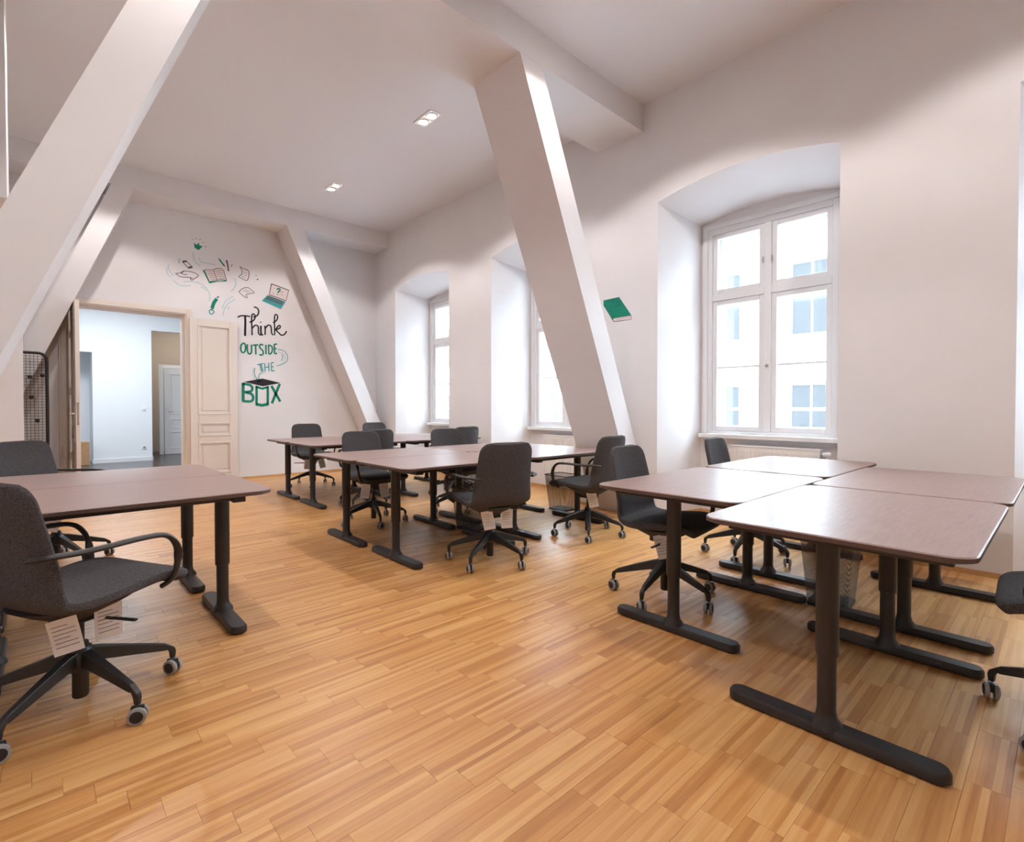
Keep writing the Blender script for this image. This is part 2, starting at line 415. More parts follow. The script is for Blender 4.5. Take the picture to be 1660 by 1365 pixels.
panel_leaf(d, .65, 2.47, .045, PAN, 'cream'); d.location = (1.655, FY - .085, .012); d.rotation_euler = (0, 0, R(1.0))
d = empty('door_2'); struct(d, 'open cream leaf of the double door, seen edge on')
panel_leaf(d, .65, 2.47, .045, PAN, 'cream'); lever_handle(d, .60, 1.06, .045, -1)
MB().box(.649, .653, .012, .033, .92, 1.2).build('lock_plate', 'chrome', d)
for z in (.5, 1.35, 2.1): MB().lathe([(.011, -.05), (.011, .05)], (-.006, 0, z), n=10).build('hinge', 'cream', d)
d.location = (DX0 + .02, FY - .03, .012); d.rotation_euler = (0, 0, R(-88.5))
tm = MB()
for (a, b_, z0, z1) in ((DX0 - .10, DX0, 0, DZ + .1), (DX1, DX1 + .10, 0, DZ + .1), (DX0, DX1, DZ, DZ + .10)): tm.box(a, b_, FY - .035, FY + .0, z0, z1)
for (a, b_, z0, z1) in ((DX0 - .08, DX0 - .02, 0, DZ + .08), (DX1 + .02, DX1 + .08, 0, DZ + .08), (DX0 - .02, DX1 + .02, DZ + .02, DZ + .08)): tm.box(a, b_, FY - .05, FY - .036, z0, z1)
for (a, b_, z0, z1) in ((DX0, DX0 + .03, 0, DZ), (DX1 - .03, DX1, 0, DZ), (DX0 + .03, DX1 - .03, DZ - .03, DZ)): tm.box(a, b_, FY, FY + .14, z0, z1)
struct(tm.build('trim_1', 'cream', bevel=.004), 'cream moulded casing around the double door')
struct(MB().box(DX0, DX1, FY - .0, FY + .12, -.004, .006).build('trim_2', 'baseboard'), 'wooden door threshold')
d = empty('door_3'); struct(d, 'white panelled door standing ajar in the passage')
panel_leaf(d, .8, 2.1, .045, [(.14, .55), (.66, .86), (1.0, 1.98)], 'white_paint'); lever_handle(d, .06, 1.05, .045, 1)
d.location = (2.25, 15.0, 0.0); d.rotation_euler = (0, 0, R(-6))
struct(MB().box(2.15, 2.23, 14.98, 15.1, 0, 2.2).box(2.23, 3.2, 15.06, 15.1, 2.12, 2.2).build('trim_3', 'white_paint'))
struct(MB().box(3.06, 3.2, 15.06, 15.1, 0, 2.2).build('trim_4', 'white_paint'))
# baseboards
bb = MB()
edges2 = edges
for i in range(0, len(edges), 2): bb.box(W - .014, W + .0, edges[i + 1] + .0, min(edges[i], FY), 0, .035)
for yc in NICHES:
    bb.box(XB - .014, XB, yc - NHW + SPL, yc + NHW - SPL, 0, .035)
    for s in (-1, 1):
        a, b_ = (W, yc + s * NHW), (XB, yc + s * (NHW - SPL))
        bb.loft([[(a[0], a[1], 0), (a[0], a[1] - s * .014, 0), (a[0], a[1] - s * .014, .035), (a[0], a[1], .035)], [(b_[0], b_[1], 0), (b_[0], b_[1] - s * .014, 0), (b_[0], b_[1] - s * .014, .035), (b_[0], b_[1], .035)]])
struct(bb.build('baseboard_right', 'baseboard'), 'thin wooden baseboard along the window wall')
struct(MB().box(DX1 + .1, W, FY - .014, FY, 0, .035).box(XL, DX0 - .1, FY - .014, FY, 0, .035).build('baseboard_far', 'baseboard'), 'thin wooden baseboard under the mural')

# boxed roof trusses: ceiling tie beams and slanted struts
BZ = 4.06
def truss(n, ya, yb):
    struct(MB().box(XL, W, ya, yb, BZ, CZ).build('trim_%d' % n, 'wall'), 'boxed white ceiling beam across the room')
    sl = .43; x0 = 2.925; t = .26
    zt = BZ
    s1 = MB().loft([[(x0 + sl * (BZ - z), ya + .002, z), (x0 + t + sl * (BZ - z), ya + .002, z), (x0 + t + sl * (BZ - z), yb - .002, z), (x0 + sl * (BZ - z), yb - .002, z)] for z in (0.0, zt)])
    struct(s1.build('trim_%d' % (n + 1), 'wall'), 'slanted boxed strut leaning towards the window wall')
    x1 = 0.955
    s2 = MB().loft([[(x1 - .40 * (BZ - z), ya + .002, z), (x1 - t + .02 - .40 * (BZ - z), ya + .002, z), (x1 - t + .02 - .40 * (BZ - z), yb - .002, z), (x1 - .40 * (BZ - z), yb - .002, z)] for z in (0.0, zt)])
    struct(s2.build('trim_%d' % (n + 2), 'wall'), 'slanted boxed strut leaning towards the side wall')
truss(5, 3.07, 3.68)
truss(8, 8.46, FY)
truss(11, -2.3, -1.7)
struct(MB().box(XL, -.15, 5.0, 5.35, 2.60, CZ).build('trim_14', 'wall'), 'boxed white bulkhead hanging below the ceiling')
struct(MB().box(XL, -.127, 7.6, 7.75, 0, 2.4).build('wall_stub', 'wall'), 'short white wall screening the coat rack')

# ---------------------------------------------------------------- ceiling spotlights
def make_spot():
    s = empty('ceiling_spotlight')
    fr = MB(); a, b_ = .075, .17
    fr.box(-a, a, -b_, -b_ + .012, -.012, 0).box(-a, a, b_ - .012, b_, -.012, 0).box(-a, -a + .012, -b_, b_, -.012, 0).box(a - .012, a, -b_, b_, -.012, 0).box(-a, a, -.008, .008, -.01, 0)
    fr.build('frame', 'white_paint', s)
    for y in (-.082, .082):
        MB().lathe([(.066, -.004), (.06, -.016), (.05, -.016), (.046, -.004)], (0, y, 0), n=24).build('ring', 'chrome', s, smooth=True)
        MB().lathe([(.001, -.012), (.045, -.012), (.045, -.002), (.001, -.002)], (0, y, 0), n=20).build('bulb', 'lamp_glow', s)
    L = bpy.data.lights.new('spot_light', 'SPOT'); L.energy = SPOT_POWER; L.color = SPOT_COLOR; L.spot_size = R(132); L.spot_blend = 0.25; L.shadow_soft_size = 0.05
    lo = bpy.data.objects.new('spot_light', L); col.objects.link(lo); lo.parent = s; lo.location = (0, 0, -.05)
    return s
sp0 = make_spot()
tag(sp0, 'lit twin recessed ceiling spotlight beside the beam and slanted pillar', 'spotlight', 'ceiling spotlights')
spots = [(3.18, 4.82), (3.16, 7.23), (.66, 5.0), (.66, 7.23), (3.18, 2.35), (.66, 2.35), (3.18, -.1), (.66, -.1)]
slab = ['lit twin recessed ceiling spotlight beside the beam and slanted pillar', 'twin recessed ceiling spotlight near the mural wall', 'twin recessed ceiling spotlight above the left desks, past the slanted strut', 'twin recessed ceiling spotlight above the double door side', 'twin recessed ceiling spotlight above the large desk group'] + ['twin recessed ceiling spotlight near the slanted strut on the side wall side', 'twin recessed ceiling spotlight past the large desk group, window side', 'twin recessed ceiling spotlight past the large desk group, side wall side']
for i, (x, y) in enumerate(spots):
    c = sp0 if i == 0 else copy_tree(sp0)
    c.location = (x, y, CZ); c['label'] = slab[i]; c['group'] = 'ceiling spotlights'

# ---------------------------------------------------------------- desks
def rrect(hx, hy, r, n=6):
    out = []
    for cx, cy, a0 in ((hx - r, hy - r, 0), (-hx + r, hy - r, 90), (-hx + r, -hy + r, 180), (hx - r, -hy + r, 270)):
        for k in range(n + 1):
            a = R(a0 + 90 * k / n); out.append((cx + r * math.cos(a), cy + r * math.sin(a)))
    return out
TZ = 0.73
def make_desk():
    d = empty('desk')
    t = MB(); P0, P1 = rrect(.6, .4, .075), rrect(.596, .396, .073)
    t.loft([[(x, y, TZ - .004) for x, y in P0], [(x, y, TZ) for x, y in P1]])
    t.build('tabletop', 'desk_top', d)
    P2 = rrect(.585, .385, .07)
    MB().loft([[(x, y, TZ - .024) for x, y in P2], [(x, y, TZ - .018) for x, y in P0], [(x, y, TZ - .0042) for x, y in P0]]).build('edge_band', 'desk_edge', d)
    for y in (-.31, .31): MB().box(-.42, .42, y - .02, y + .02, TZ - .048, TZ - .0245).build('frame_rail', 'desk_metal', d, bevel=.004)
    for s in (-1, 1):
        x = s * .45
        l = MB().lathe([(.036, TZ - .05), (.036, .29), (.0355, .285), (.030, .283), (.030, .09), (.034, .065), (.048, .045), (.052, .03)], (x, 0, 0), n=24).build('leg', 'desk_metal', d, smooth=True)
        MB().box(x - .03, x + .03, -.34, .34, TZ - .058, TZ - .0245).build('bracket', 'desk_metal', l, bevel=.004)
        n = 8; pl = []
        def fp(w, L): return [(x + w * math.cos(R(a)), (L - w) + w * math.sin(R(a))) for a in range(0, 181, 20)] + [(x + w * math.cos(R(a)), -(L - w) + w * math.sin(R(a))) for a in range(180, 361, 20)]
        MB().loft([[(p[0], p[1], z) for p in fp(w, L)] for w, L, z in ((.036, .335, .004), (.040, .34, .008), (.040, .34, .03), (.034, .333, .04))]).build('foot', 'desk_metal', l, smooth=True)
        fd = MB()
        for y in (-.28, .28): fd.lathe([(.018, 0), (.018, .006)], (x, y, 0), n=12)
        fd.build('glide', 'black_plastic', l)
    return d
dk = make_desk()
DESKS = [  # x, y, label, group
 (2.84, 1.363, 'brown desk of the large window group, chair pushed under its outer edge', 'desks of the large window group'),
 (4.08, 1.365, 'brown desk end-on to the window niche with radiator, chair behind it', 'desks of the large window group'),
 (2.475, .562, 'brown desk of the large group standing furthest out into the room', 'desks of the large window group'),
 (3.70, .555, 'brown desk of the large group along the bare window wall pier', 'desks of the large window group'),
 (2.40, 4.235, 'brown desk in the middle group, outer end, on the mural wall side', 'desks of the middle group'),
 (3.61, 4.225, 'brown desk in the middle group, window end, on the mural wall side', 'desks of the middle group'),
 (2.42, 3.43, 'brown desk in the middle group with a chair backed against its long side', 'desks of the middle group'),
 (3.63, 3.425, 'brown desk in the middle group ending at the slanted pillar', 'desks of the middle group'),
 (2.80, 6.81, 'brown desk under the mural wall, outer end', 'desks of the far group'),
 (4.01, 6.81, 'brown desk under the mural wall, window end', 'desks of the far group'),
 (2.80, 6.0, 'brown desk of the far group facing the middle group, outer end', 'desks of the far group'),
 (4.01, 6.0, 'brown desk of the far group facing the middle group, window end', 'desks of the far group'),
 (.285, 3.16, 'brown desk near the double door side, beside the grey armchair with paper tags', 'desks of the left group'),
 (.265, 3.965, 'brown desk of the left group nearer the coat rack', 'desks of the left group'),
 (-.92, 3.16, 'brown desk of the left group reaching the side wall', 'desks of the left group'),
]
for i, (x, y, lb, gp) in enumerate(DESKS):
    c = dk if i == 0 else copy_tree(dk)
    c.location = (x, y, 0); tag(c, lb, 'desk', gp)

# ---------------------------------------------------------------- chairs
def make_chair(name='office_chair'):
    c = empty(name)
    prof = smoothcurve([(0, .262, .437), (0, .235, .456), (0, .15, .470), (0, .0, .456), (0, -.12, .452), (0, -.185, .475), (0, -.222, .535), (0, -.240, .62), (0, -.258, .72), (0, -.280, .83), (0, -.290, .905)], 5)
    N = len(prof)
    def halfw(u):
        if u < .10: return .15 + .095 * math.sqrt(max(0, 1 - (1 - u / .10) ** 2))
        if u < .45: return .245
        if u < .62: return .245 - .010 * (u - .45) / .17
        b = .235 - .030 * (u - .62) / .38
        if u < .89: return b
        k = (u - .89) / .11; return b - .10 * (1 - math.sqrt(max(0, 1 - k * k)))
    def thick(u):
        e = min(u / .028, (1 - u) / .025, 1); e = math.sqrt(max(0, 1 - (1 - e) ** 2))
        return (.034 if u < .42 else .034 - .012 * min(1, (u - .42) / .2)) * max(e, .15)
    loops = []
    for i, p in enumerate(prof):
        u = i / (N - 1); t = (prof[min(i + 1, N - 1)] - prof[max(i - 1, 0)]).normalized()
        nrm = Vector((0, -t.z, t.y)) * -1.0           # towards the sitter
        hw, th = halfw(u), thick(u); lp = []
        back = min(1, max(0, (u - .5) / .15)); n = 28
        for k in range(n):
            a = 2 * math.pi * k / n; ca, sa = math.cos(a), math.sin(a)
            x = hw * math.copysign(abs(ca) ** .7, ca); w = th * math.copysign(abs(sa) ** .6, sa)
            curve = (.035 * back + .012) * (abs(x) / .24) ** 2.2
            q = p + nrm * (w + curve); lp.append((x, q.y, q.z))
        loops.append(lp)
    ks = int(N * .47)
    MB().loft(loops[:ks + 1]).build('seat', 'fabric', c, smooth=True)
    MB().loft(loops[ks:]).build('backrest', 'fabric', c, smooth=True)
    # shell and tilt mechanism under the seat
    us = MB().loft([[(hx * math.cos(R(a)), -.01 + hy * math.sin(R(a)), z) for a in range(0, 360, 20)] for hx, hy, z in ((.06, .06, .355), (.075, .085, .365), (.15, .16, .405), (.20, .20, .432))])
    us.build('under_seat', 'fabric', c, smooth=True)
    MB().box(-.05, .05, -.08, .08, .335, .37).build('tilt_mechanism', 'black_plastic', c, bevel=.008)
    MB().tube([(.05, .02, .352), (.13, .025, .350), (.17, .03, .352)], .006, 8).tube([(.165, .03, .352), (.255, .035, .356)], .010, 8, .5).build('lever', 'black_plastic', c, smooth=True)
    for s in (-1, 1):
        pts = smoothcurve([(s * .205, -.262, .655), (s * .25, -.235, .662), (s * .275, -.12, .660), (s * .278, .05, .662), (s * .278, .135, .652), (s * .275, .180, .61), (s * .268, .196, .55), (s * .250, .188, .47), (s * .215, .165, .435)], 5)
        MB().tube(pts, .016, 10, .62).build('armrest', 'black_plastic', c, smooth=True)
    MB().lathe([(.014, .34), (.014, .24)], n=16).lathe([(.026, .25), (.026, .045), (.022, .04)], n=20).build('gas_column', 'black_plastic', c, smooth=True)
    hub = MB().lathe([(.030, .235), (.038, .225), (.045, .19), (.046, .15), (.030, .145)], n=20).build('base_hub', 'black_plastic', c, smooth=True)
    for k in range(5):
        a = R(72 * k); ca, sa = math.cos(a), math.sin(a)
        lp = []
        for r_, z, hw, ht in ((.02, .195, .024, .030), (.07, .188, .021, .026), (.2, .150, .016, .019), (.285, .124, .013, .014), (.305, .112, .012, .014), (.312, .095, .011, .012), (.312, .068, .009, .009)):
            tilt = 0 if r_ < .29 else 1
            lp.append([(ca * (r_ + (dz if tilt else 0)) - sa * dx, sa * (r_ + (dz if tilt else 0)) + ca * dx, z + (0 if tilt else dz)) for dx, dz in ((-hw, -ht), (hw, -ht), (hw * .8, ht), (-hw * .8, ht))])
        MB().loft(lp).build('base_leg', 'black_plastic', c, bevel=.004)
        cs = empty_mesh_caster(c, a)
    tg = MB(); tk = MB()
    return c
CAST = {}
def empty_mesh_caster(c, a):
    if not CAST:
        m = MB().box(-.008, .008, -.02, .02, .03, .062)
        for s in (-1, 1): m.lathe([(.001, s * .006), (.024, s * .006), (.024, s * .021), (.018, s * .025), (.001, s * .025)], (0, 0, .0305), n=18, axis='x')
        o = m.build('caster', 'black_plastic', c, smooth=True)
        t = MB()
        for s in (-1, 1): t.lathe([(.0235, s * .0065), (.0305, s * .0075), (.0305, s * .0195), (.0235, s * .0225)], (0, 0, .0305), n=22, axis='x')
        t2 = t.build('tire', 'tire', o, smooth=True); CAST['c'] = o.data; CAST['t'] = t2.data
    else:
        o = bpy.data.objects.new('caster', CAST['c']); col.objects.link(o); o.parent = c
        t2 = bpy.data.objects.new('tire', CAST['t']); col.objects.link(t2); t2.parent = o
    o.location = (.312 * math.cos(a), .312 * math.sin(a), 0); o.rotation_euler = (0, 0, a + random.uniform(-1.2, 1.2))
    return o
def paper_tag(c, x, y, rz, w=.085, h=.14, tilt=8):
    # a paper label hanging from the underside of the seat; print lines as its sub-part
    p = MB(); n = 4; loops = []
    for k in range(n + 1):
        z = -h * k / n; b = .012 * math.sin(k / n * 2.2)
        loops.append([(-w / 2, b, z), (w / 2, b, z), (w / 2, b + .0008, z), (-w / 2, b + .0008, z)])
    p.loft(loops); o = p.build('paper_tag', 'paper', c)
    l = MB()
    for k in range(6): l.box(-w * .38, w * (.38 if k % 3 else .15), -.0012 + .012 * math.sin((.2 + .12 * k) * 2.2) - .001, .012 * math.sin((.2 + .12 * k) * 2.2) - .0004, -h * (.205 + .12 * k), -h * (.19 + .12 * k))
    l.build('print', 'ink', o)
    o.location = (x, y, .405); o.rotation_euler = (R(random.uniform(-tilt, tilt)), R(random.uniform(-16, 16)), rz)
    return o
ch0 = make_chair()
CH = [  # x, y, facing degrees (0 = +Y, counter-clockwise), base rotation, label, tags
 (.105, 2.56, -62, 0, 'dark grey armchair on castors with two paper tags, at the left desk', [(.12, -.13, .95), (.13, .02, 1.2)]),
 (.08, 5.0, -135, 0, 'dark grey armchair on the coat rack side of the left desks', [(.1, .1, 2.34)]),
 (2.47, 2.92, -12, 0, 'dark grey armchair seen from behind at the middle desks, tags below seat', [(-.10, -.13, -.6), (.07, -.14, -.25)]),
 (2.45, 4.70, 182, 0, 'dark grey armchair facing the viewer across the outer middle desk', [(-.02, .15, 2.8), (.13, .09, 2.5)]),
 (3.45, 4.62, 178, 0, 'dark grey armchair across the window end of the middle desks', [(.08, .13, 2.53)]),
 (2.92, 7.48, 176, 0, 'dark grey armchair between the far desks and the mural, outer end', [(-.08, .14, 3.0), (.10, .13, 2.7)]),
 (4.03, 7.42, 184, 0, 'dark grey armchair between the far desks and the mural, below the slanted strut', []),
 (2.82, 5.55, -4, 0, 'dark grey armchair between middle and far desks, outer end', [(-.06, -.13, -.4)]),
 (4.05, 5.52, 3, 0, 'dark grey armchair between middle and far desks, window end', [(-.06, -.13, -.4)]),
 (3.64, 2.93, 4, 0, 'dark grey armchair at the middle desk beside the slanted pillar and bin', [(-.1, -.1, -.96)]),
 (2.79, 1.65, 187, 0, 'dark grey armchair pushed under the large desk group, one tag hanging', [(.14, .03, 1.98)]),
 (4.02, 1.66, 186, 0, 'dark grey armchair beside the large window with radiator', []),
 (2.67, -.11, 2, 0, 'dark grey armchair on the bare wall side of the large desk group', []),
]
for i, (x, y, fa, br, lb, tags) in enumerate(CH):
    c = ch0 if i == 0 else copy_tree(ch0)
    if i == 0:
        chairs = []
    c.location = (x, y, 0); c.rotation_euler = (0, 0, R(fa)); tag(c, lb, 'chair', 'grey office armchairs')
    chairs.append(c)
for c, spec in zip(chairs, CH):
    for (tx, ty, rz) in spec[5]: paper_tag(c, tx, ty, rz)

# ---------------------------------------------------------------- waste bins
def make_bin():
    b = empty('waste_bin')
    def ring(h, z, r=.03): return [(x, y, z) for x, y in rrect(h, h * .8, r, 4)]
    wall = MB().loft([ring(.128, .012), ring(.168, .39)], cap=False); wall.build('mesh_wall', 'wire_mesh', b)
    MB().loft([ring(.13, 0), ring(.13, .014)]).build('bottom', 'black_plastic', b)
    rim = MB(); pts = [Vector((x, y, .39)) for x, y in rrect(.168, .1344, .03, 4)]; rim.tube(pts + [pts[0]], .005, 8); rim.build('rim', 'black_plastic', b)
    return b
b0 = make_bin()
for i, (x, y, rz, lb) in enumerate([(3.42, .93, 4, 'wire mesh waste bin under the large desk group'), (4.34, 3.86, 90, 'wire mesh waste bin beside the slanted pillar'), (3.015, 3.83, 90, 'wire mesh waste bin under the middle desks')]):
    c = b0 if i == 0 else copy_tree(b0)
    c.location = (x, y, 0); c.rotation_euler = (0, 0, R(rz)); tag(c, lb, 'waste bin', 'wire mesh waste bins')

# ---------------------------------------------------------------- coat rack, box, switches
rk = empty('coat_rack', (-.24, 8.33, 0)); tag(rk, 'black framed wire grid panel with hooks beside the double door', 'coat rack')
w_, h_ = .31, 1.80
pts = [(-w_, 0, .03), (-w_, 0, h_ - .08)] + [(-w_ + .08 - .08 * math.cos(R(a)), 0, h_ - .08 + .08 * math.sin(R(a))) for a in range(15, 91, 15)] + [(w_ - .08 + .08 * math.sin(R(a)), 0, h_ - .08 + .08 * math.cos(R(a))) for a in range(0, 91, 15)] + [(w_, 0, .03)]
MB().tube(pts, .017, 10).build('frame', 'black_plastic', rk, smooth=True)
MB().box(-w_ - .02, w_ + .02, -.17, .17, 0, .03).build('foot_plate', 'black_plastic', rk, bevel=.006)
gw = MB()
k = -w_ + .03
while k < w_ - .01: gw.box(k - .002, k + .002, -.002, .002, .03, h_ - .01); k += .034
k = .06
while k < h_ - .02: gw.box(-w_ + .01, w_ - .01, -.002, .002, k - .002, k + .002); k += .034
tag(gw.build('wire_grid', 'black_plastic', rk), kind='stuff')
for hx, hz in ((.16, 1.50), (.27, 1.52), (.17, 1.26), (.22, .98), (.215, .62), (-.1, 1.5), (-.15, 1.2)):
    MB().tube([(hx, -.004, hz + .02), (hx, -.02, hz), (hx, -.055, hz - .012), (hx, -.07, hz + .012)], .006, 6).box(hx - .02, hx + .02, -.008, .0, hz - .005, hz + .03).build('hook', 'black_plastic', rk)
bx = empty('cardboard_box', (.55, 13.35, 0), R(8)); tag(bx, 'brown cardboard box on the corridor floor', 'box')
MB().box(-.16, .16, -.14, .14, 0, .46).build('carton', 'cardboard', bx, bevel=.004)
MB().box(-.165, .0, -.146, -.14, .26, .46).box(-.03, .03, -.143, .143, .455, .463).build('flap', 'cardboard', bx)
sw = empty('light_switch', (1.655, 13.5, 1.12)); tag(sw, 'white light switch on the corridor wall', 'switch')
MB().box(-.04, .04, -.01, 0, -.04, .04).build('plate', 'white_paint', sw, bevel=.004); MB().box(-.025, .025, -.016, -.009, -.025, .025).build('rocker', 'white_paint', sw, bevel=.003)
so = empty('power_socket', (1.655, 13.5, .29)); tag(so, 'white power socket low on the corridor wall', 'socket')
MB().box(-.04, .04, -.012, 0, -.04, .04).build('plate', 'white_paint', so, bevel=.004); MB().lathe([(.022, -.013), (.022, -.006), (.001, -.006)], n=16, axis='y').build('socket_well', 'ink', so)

# ---------------------------------------------------------------- wall mural (flat paint, drawn with strokes on the wall)
mu = empty('wall_mural', (2.6, FY, 0)); tag(mu, 'painted wall lettering Think outside the box with flying stationery', 'mural')
def plane_pts(pts, where): return [Vector(where(px, py)) for px, py in pts]
WALLF = lambda px, py: on_y(px, py, FY - .002)
def ribbon(mb, P, w, nrm, lift=0.0):
    n = len(P)
    A, B = [], []
    for i in range(n):
        t = (P[min(i + 1, n - 1)] - P[max(i - 1, 0)]).normalized(); s = t.cross(nrm) * (w / 2)
        A.append(tuple(P[i] + s + nrm * lift)); B.append(tuple(P[i] - s + nrm * lift))
    for i in range(n - 1): mb.quad(A[i], A[i + 1], B[i + 1], B[i])
NF = Vector((0, -1, 0))
def decal(name, m, strokes=(), fills=(), w=1.6, where=WALLF, nrm=NF, parent=None, lift=0.0, smooth=True, sc=None):
    parent = parent or mu
    mb = MB(); pxm = 0.0105 if where is WALLF else 0.0062       # metres per photo pixel on that wall
    for s in strokes:
        ww_ = w
        if isinstance(s[0], (int, float)): ww_, s = s[0], s[1]
        P = plane_pts(s, where)
        if smooth and len(P) > 2: P = smoothcurve(P, 5)
        ribbon(mb, P, ww_ * pxm, nrm, lift)
    for f in fills:
        P = plane_pts(f, where); mb.add([tuple(p + nrm * lift) for p in P], [tuple(range(len(P)))])
    o = mb.build(name, m)
    o.parent = parent; o.matrix_parent_inverse = parent.matrix_basis.inverted()
    return o
C1 = lambda x, y: (255 + x / 7.378, 370 + y / 7.378)            # crop coordinates used while tracing
C2 = lambda x, y: (370 + x / 7.182, 480 + y / 7.182)
def c1(*p): return [C1(*q) for q in p]
def c2(*p): return [C2(*q) for q in p]
decal('crown', 'mural_green', fills=[c1((437, 170), (445, 232), (492, 262), (542, 218), (505, 205), (495, 170), (470, 200))])
decal('crown_rays', 'mural_line', [c1((415, 128), (424, 136)), c1((460, 118), (466, 130)), c1((515, 132), (508, 142)), c1((555, 164), (543, 170)), c1((585, 218), (570, 219))], w=1.0)
decal('phone', 'mural_line', [c1((300, 402), (350, 395), (418, 462), (372, 476), (300, 402)), (2.6, c1((302, 400), (352, 394))), (2.6, c1((372, 474), (420, 462)))], w=1.0, smooth=False)
decal('phone_rays', 'mural_green', [c1((262, 364), (275, 376)), c1((245, 386), (265, 390)), c1((250, 414), (270, 408))], w=.9)
decal('paper_sheet', 'mural_line', [c1((218, 540), (275, 535), (318, 512), (400, 520), (460, 540), (490, 570), (440, 605), (412, 622), (395, 605), (400, 590), (330, 585), (270, 578), (218, 540)), c1((318, 512), (290, 545), (360, 555)), c1((400, 600), (425, 600))], w=.9)
decal('book_cover', 'mural_green', fills=[c1((542, 500), (570, 500), (628, 640), (828, 622), (830, 636), (720, 640), (622, 660))])
decal('book_pages', 'mural_pink', fills=[c1((565, 500), (670, 500), (720, 625), (628, 640)), c1((670, 500), (710, 482), (760, 484), (790, 500), (828, 622), (760, 610), (720, 625))], lift=.0005)
decal('book_lines', 'mural_line', [c1((565, 498), (670, 498), (720, 622)), c1((670, 498), (712, 480), (762, 483), (790, 500), (828, 625)), c1((628, 640), (720, 622), (770, 612), (828, 625))] + [(.5, c1((590 + 12 * k, 525 + 22 * k), (668 + 10 * k, 520 + 22 * k))) for k in range(5)] + [(.5, c1((692 + 10 * k, 515 + 22 * k), (778 + 8 * k, 508 + 22 * k))) for k in range(5)], w=.9, lift=.001, smooth=False)
decal('pen', 'mural_green', [(2.2, c1((740, 370), (806, 456))), (.8, c1((728, 352), (742, 374)))])
decal('brush', 'mural_line', [(1.8, c1((830, 380), (842, 440), (852, 514))), (1.0, c1((824, 392), (840, 440))), (.8, c1((895, 432), (886, 462)))])
decal('curled_note', 'mural_line', [c1((988, 460), (1040, 485), (1085, 505), (1098, 550), (1085, 605), (1062, 625), (1010, 600), (975, 580), (1010, 550), (1010, 500), (988, 460)), c1((1060, 500), (1080, 496)), (.5, c1((1030, 520), (1075, 540))), (.5, c1((1025, 550), (1072, 570))), (.5, c1((1010, 575), (1060, 595)))], w=.9)
decal('loose_note', 'mural_line', [c1((975, 760), (1020, 722), (1080, 710), (1125, 740), (1160, 770), (1105, 782), (1060, 800), (1075, 825), (1060, 830), (1015, 800), (975, 760)), (.5, c1((1020, 745), (1090, 770))), (.5, c1((1045, 732), (1110, 760)))], w=.9)
decal('specks', 'mural_green', [(1.0, c1((1180, 560), (1183, 572)))], fills=[c1((1190, 612), (1200, 600), (1212, 618), (1196, 622))])
decal('swirl', 'mural_pale', [c1((432, 285), (436, 360), (470, 420), (520, 448)), c1((498, 355), (520, 400), (600, 420), (700, 438)), c1((130, 430), (140, 500), (200, 572)), c1((108, 470), (120, 540), (160, 585)), c1((185, 620), (260, 675), (330, 688), (400, 684)), c1((310, 640), (420, 640), (520, 665), (590, 720), (625, 790), (622, 870)), c1((520, 700), (560, 720), (588, 752)), c1((925, 600), (938, 660), (915, 720), (880, 752)), c1((910, 815), (830, 860), (790, 920), (780, 960)), c1((930, 850), (850, 900), (805, 960), (785, 1040)), c1((862, 935), (842, 975))], w=1.1)
decal('pencil', 'mural_green', [(4.6, c1((655, 960), (678, 890), (712, 845)))])
decal('pencil_tip', 'mural_dark', [(1.5, c1((722, 828), (735, 815))), (3.6, c1((650, 964), (654, 972)))])
decal('pencil_eraser', 'mural_teal', [c1((622, 985), (640, 975), (672, 985), (675, 1010), (650, 1028), (628, 1020), (622, 985)), (.8, c1((712, 845), (735, 815), (690, 838)))], w=1.4)
lap_s = c1((1365, 665), (1572, 742), (1538, 868), (1338, 795))
decal('laptop_screen', 'mural_pink', fills=[lap_s])
decal('laptop_rim', 'mural_line', [lap_s + lap_s[:1]], w=1.5, smooth=False, lift=.0008)
decal('laptop_base', 'mural_teal', fills=[c1((1318, 800), (1536, 880), (1478, 968), (1250, 868))], lift=.0004)
decal('laptop_keys', 'mural_line', [(1.3, c1((1322 + 6 * 0 - 12 * k, 812 + 14 * k), (1515 - 12 * k, 885 + 14 * k))) for k in range(3)], smooth=False, lift=.0012)
decal('question_mark', 'mural_green', [(2.2, c1((1432, 738), (1445, 722), (1465, 728), (1464, 748), (1446, 762), (1442, 775))), ], lift=.0012)
for a, b_, w_ in (((1435, 788), (1437, 795), 2.4), ((1392, 710), (1405, 722), .7), ((1480, 770), (1500, 762), .7), ((1395, 775), (1380, 782), .7), ((1480, 795), (1500, 802), .7)): decal('screen_mark', 'mural_green', [c1(a, b_)], w=w_, lift=.0012)
# Think
decal('word_think', 'mural_dark', [c2((110, 246), (140, 232), (180, 228), (255, 238)), (3.0, c2((196, 232), (199, 300), (197, 380), (196, 464))),
  c2((298, 126), (335, 138), (355, 175), (345, 215), (318, 238), (290, 240)), c2((246, 304), (285, 290), (308, 262), (312, 225), (292, 208), (276, 225), (272, 280), (276, 380), (278, 456)),
  c2((280, 375), (305, 345), (335, 342), (350, 365), (352, 430), (372, 452), (395, 440)), (2.8, c2((380, 345), (380, 400), (384, 440), (405, 455))), (3.2, c2((377, 300), (381, 308))),
  c2((425, 345), (430, 400), (428, 452)), c2((430, 380), (455, 345), (485, 340), (500, 365), (505, 430), (525, 456)),
  c2((520, 310), (560, 285), (576, 245), (562, 215), (542, 228), (538, 300), (540, 380), (540, 456)), c2((545, 400), (580, 350), (604, 345), (600, 372), (560, 395), (590, 430), (620, 455), (655, 445), (680, 408))], w=2.1)
GR = 'mural_green'
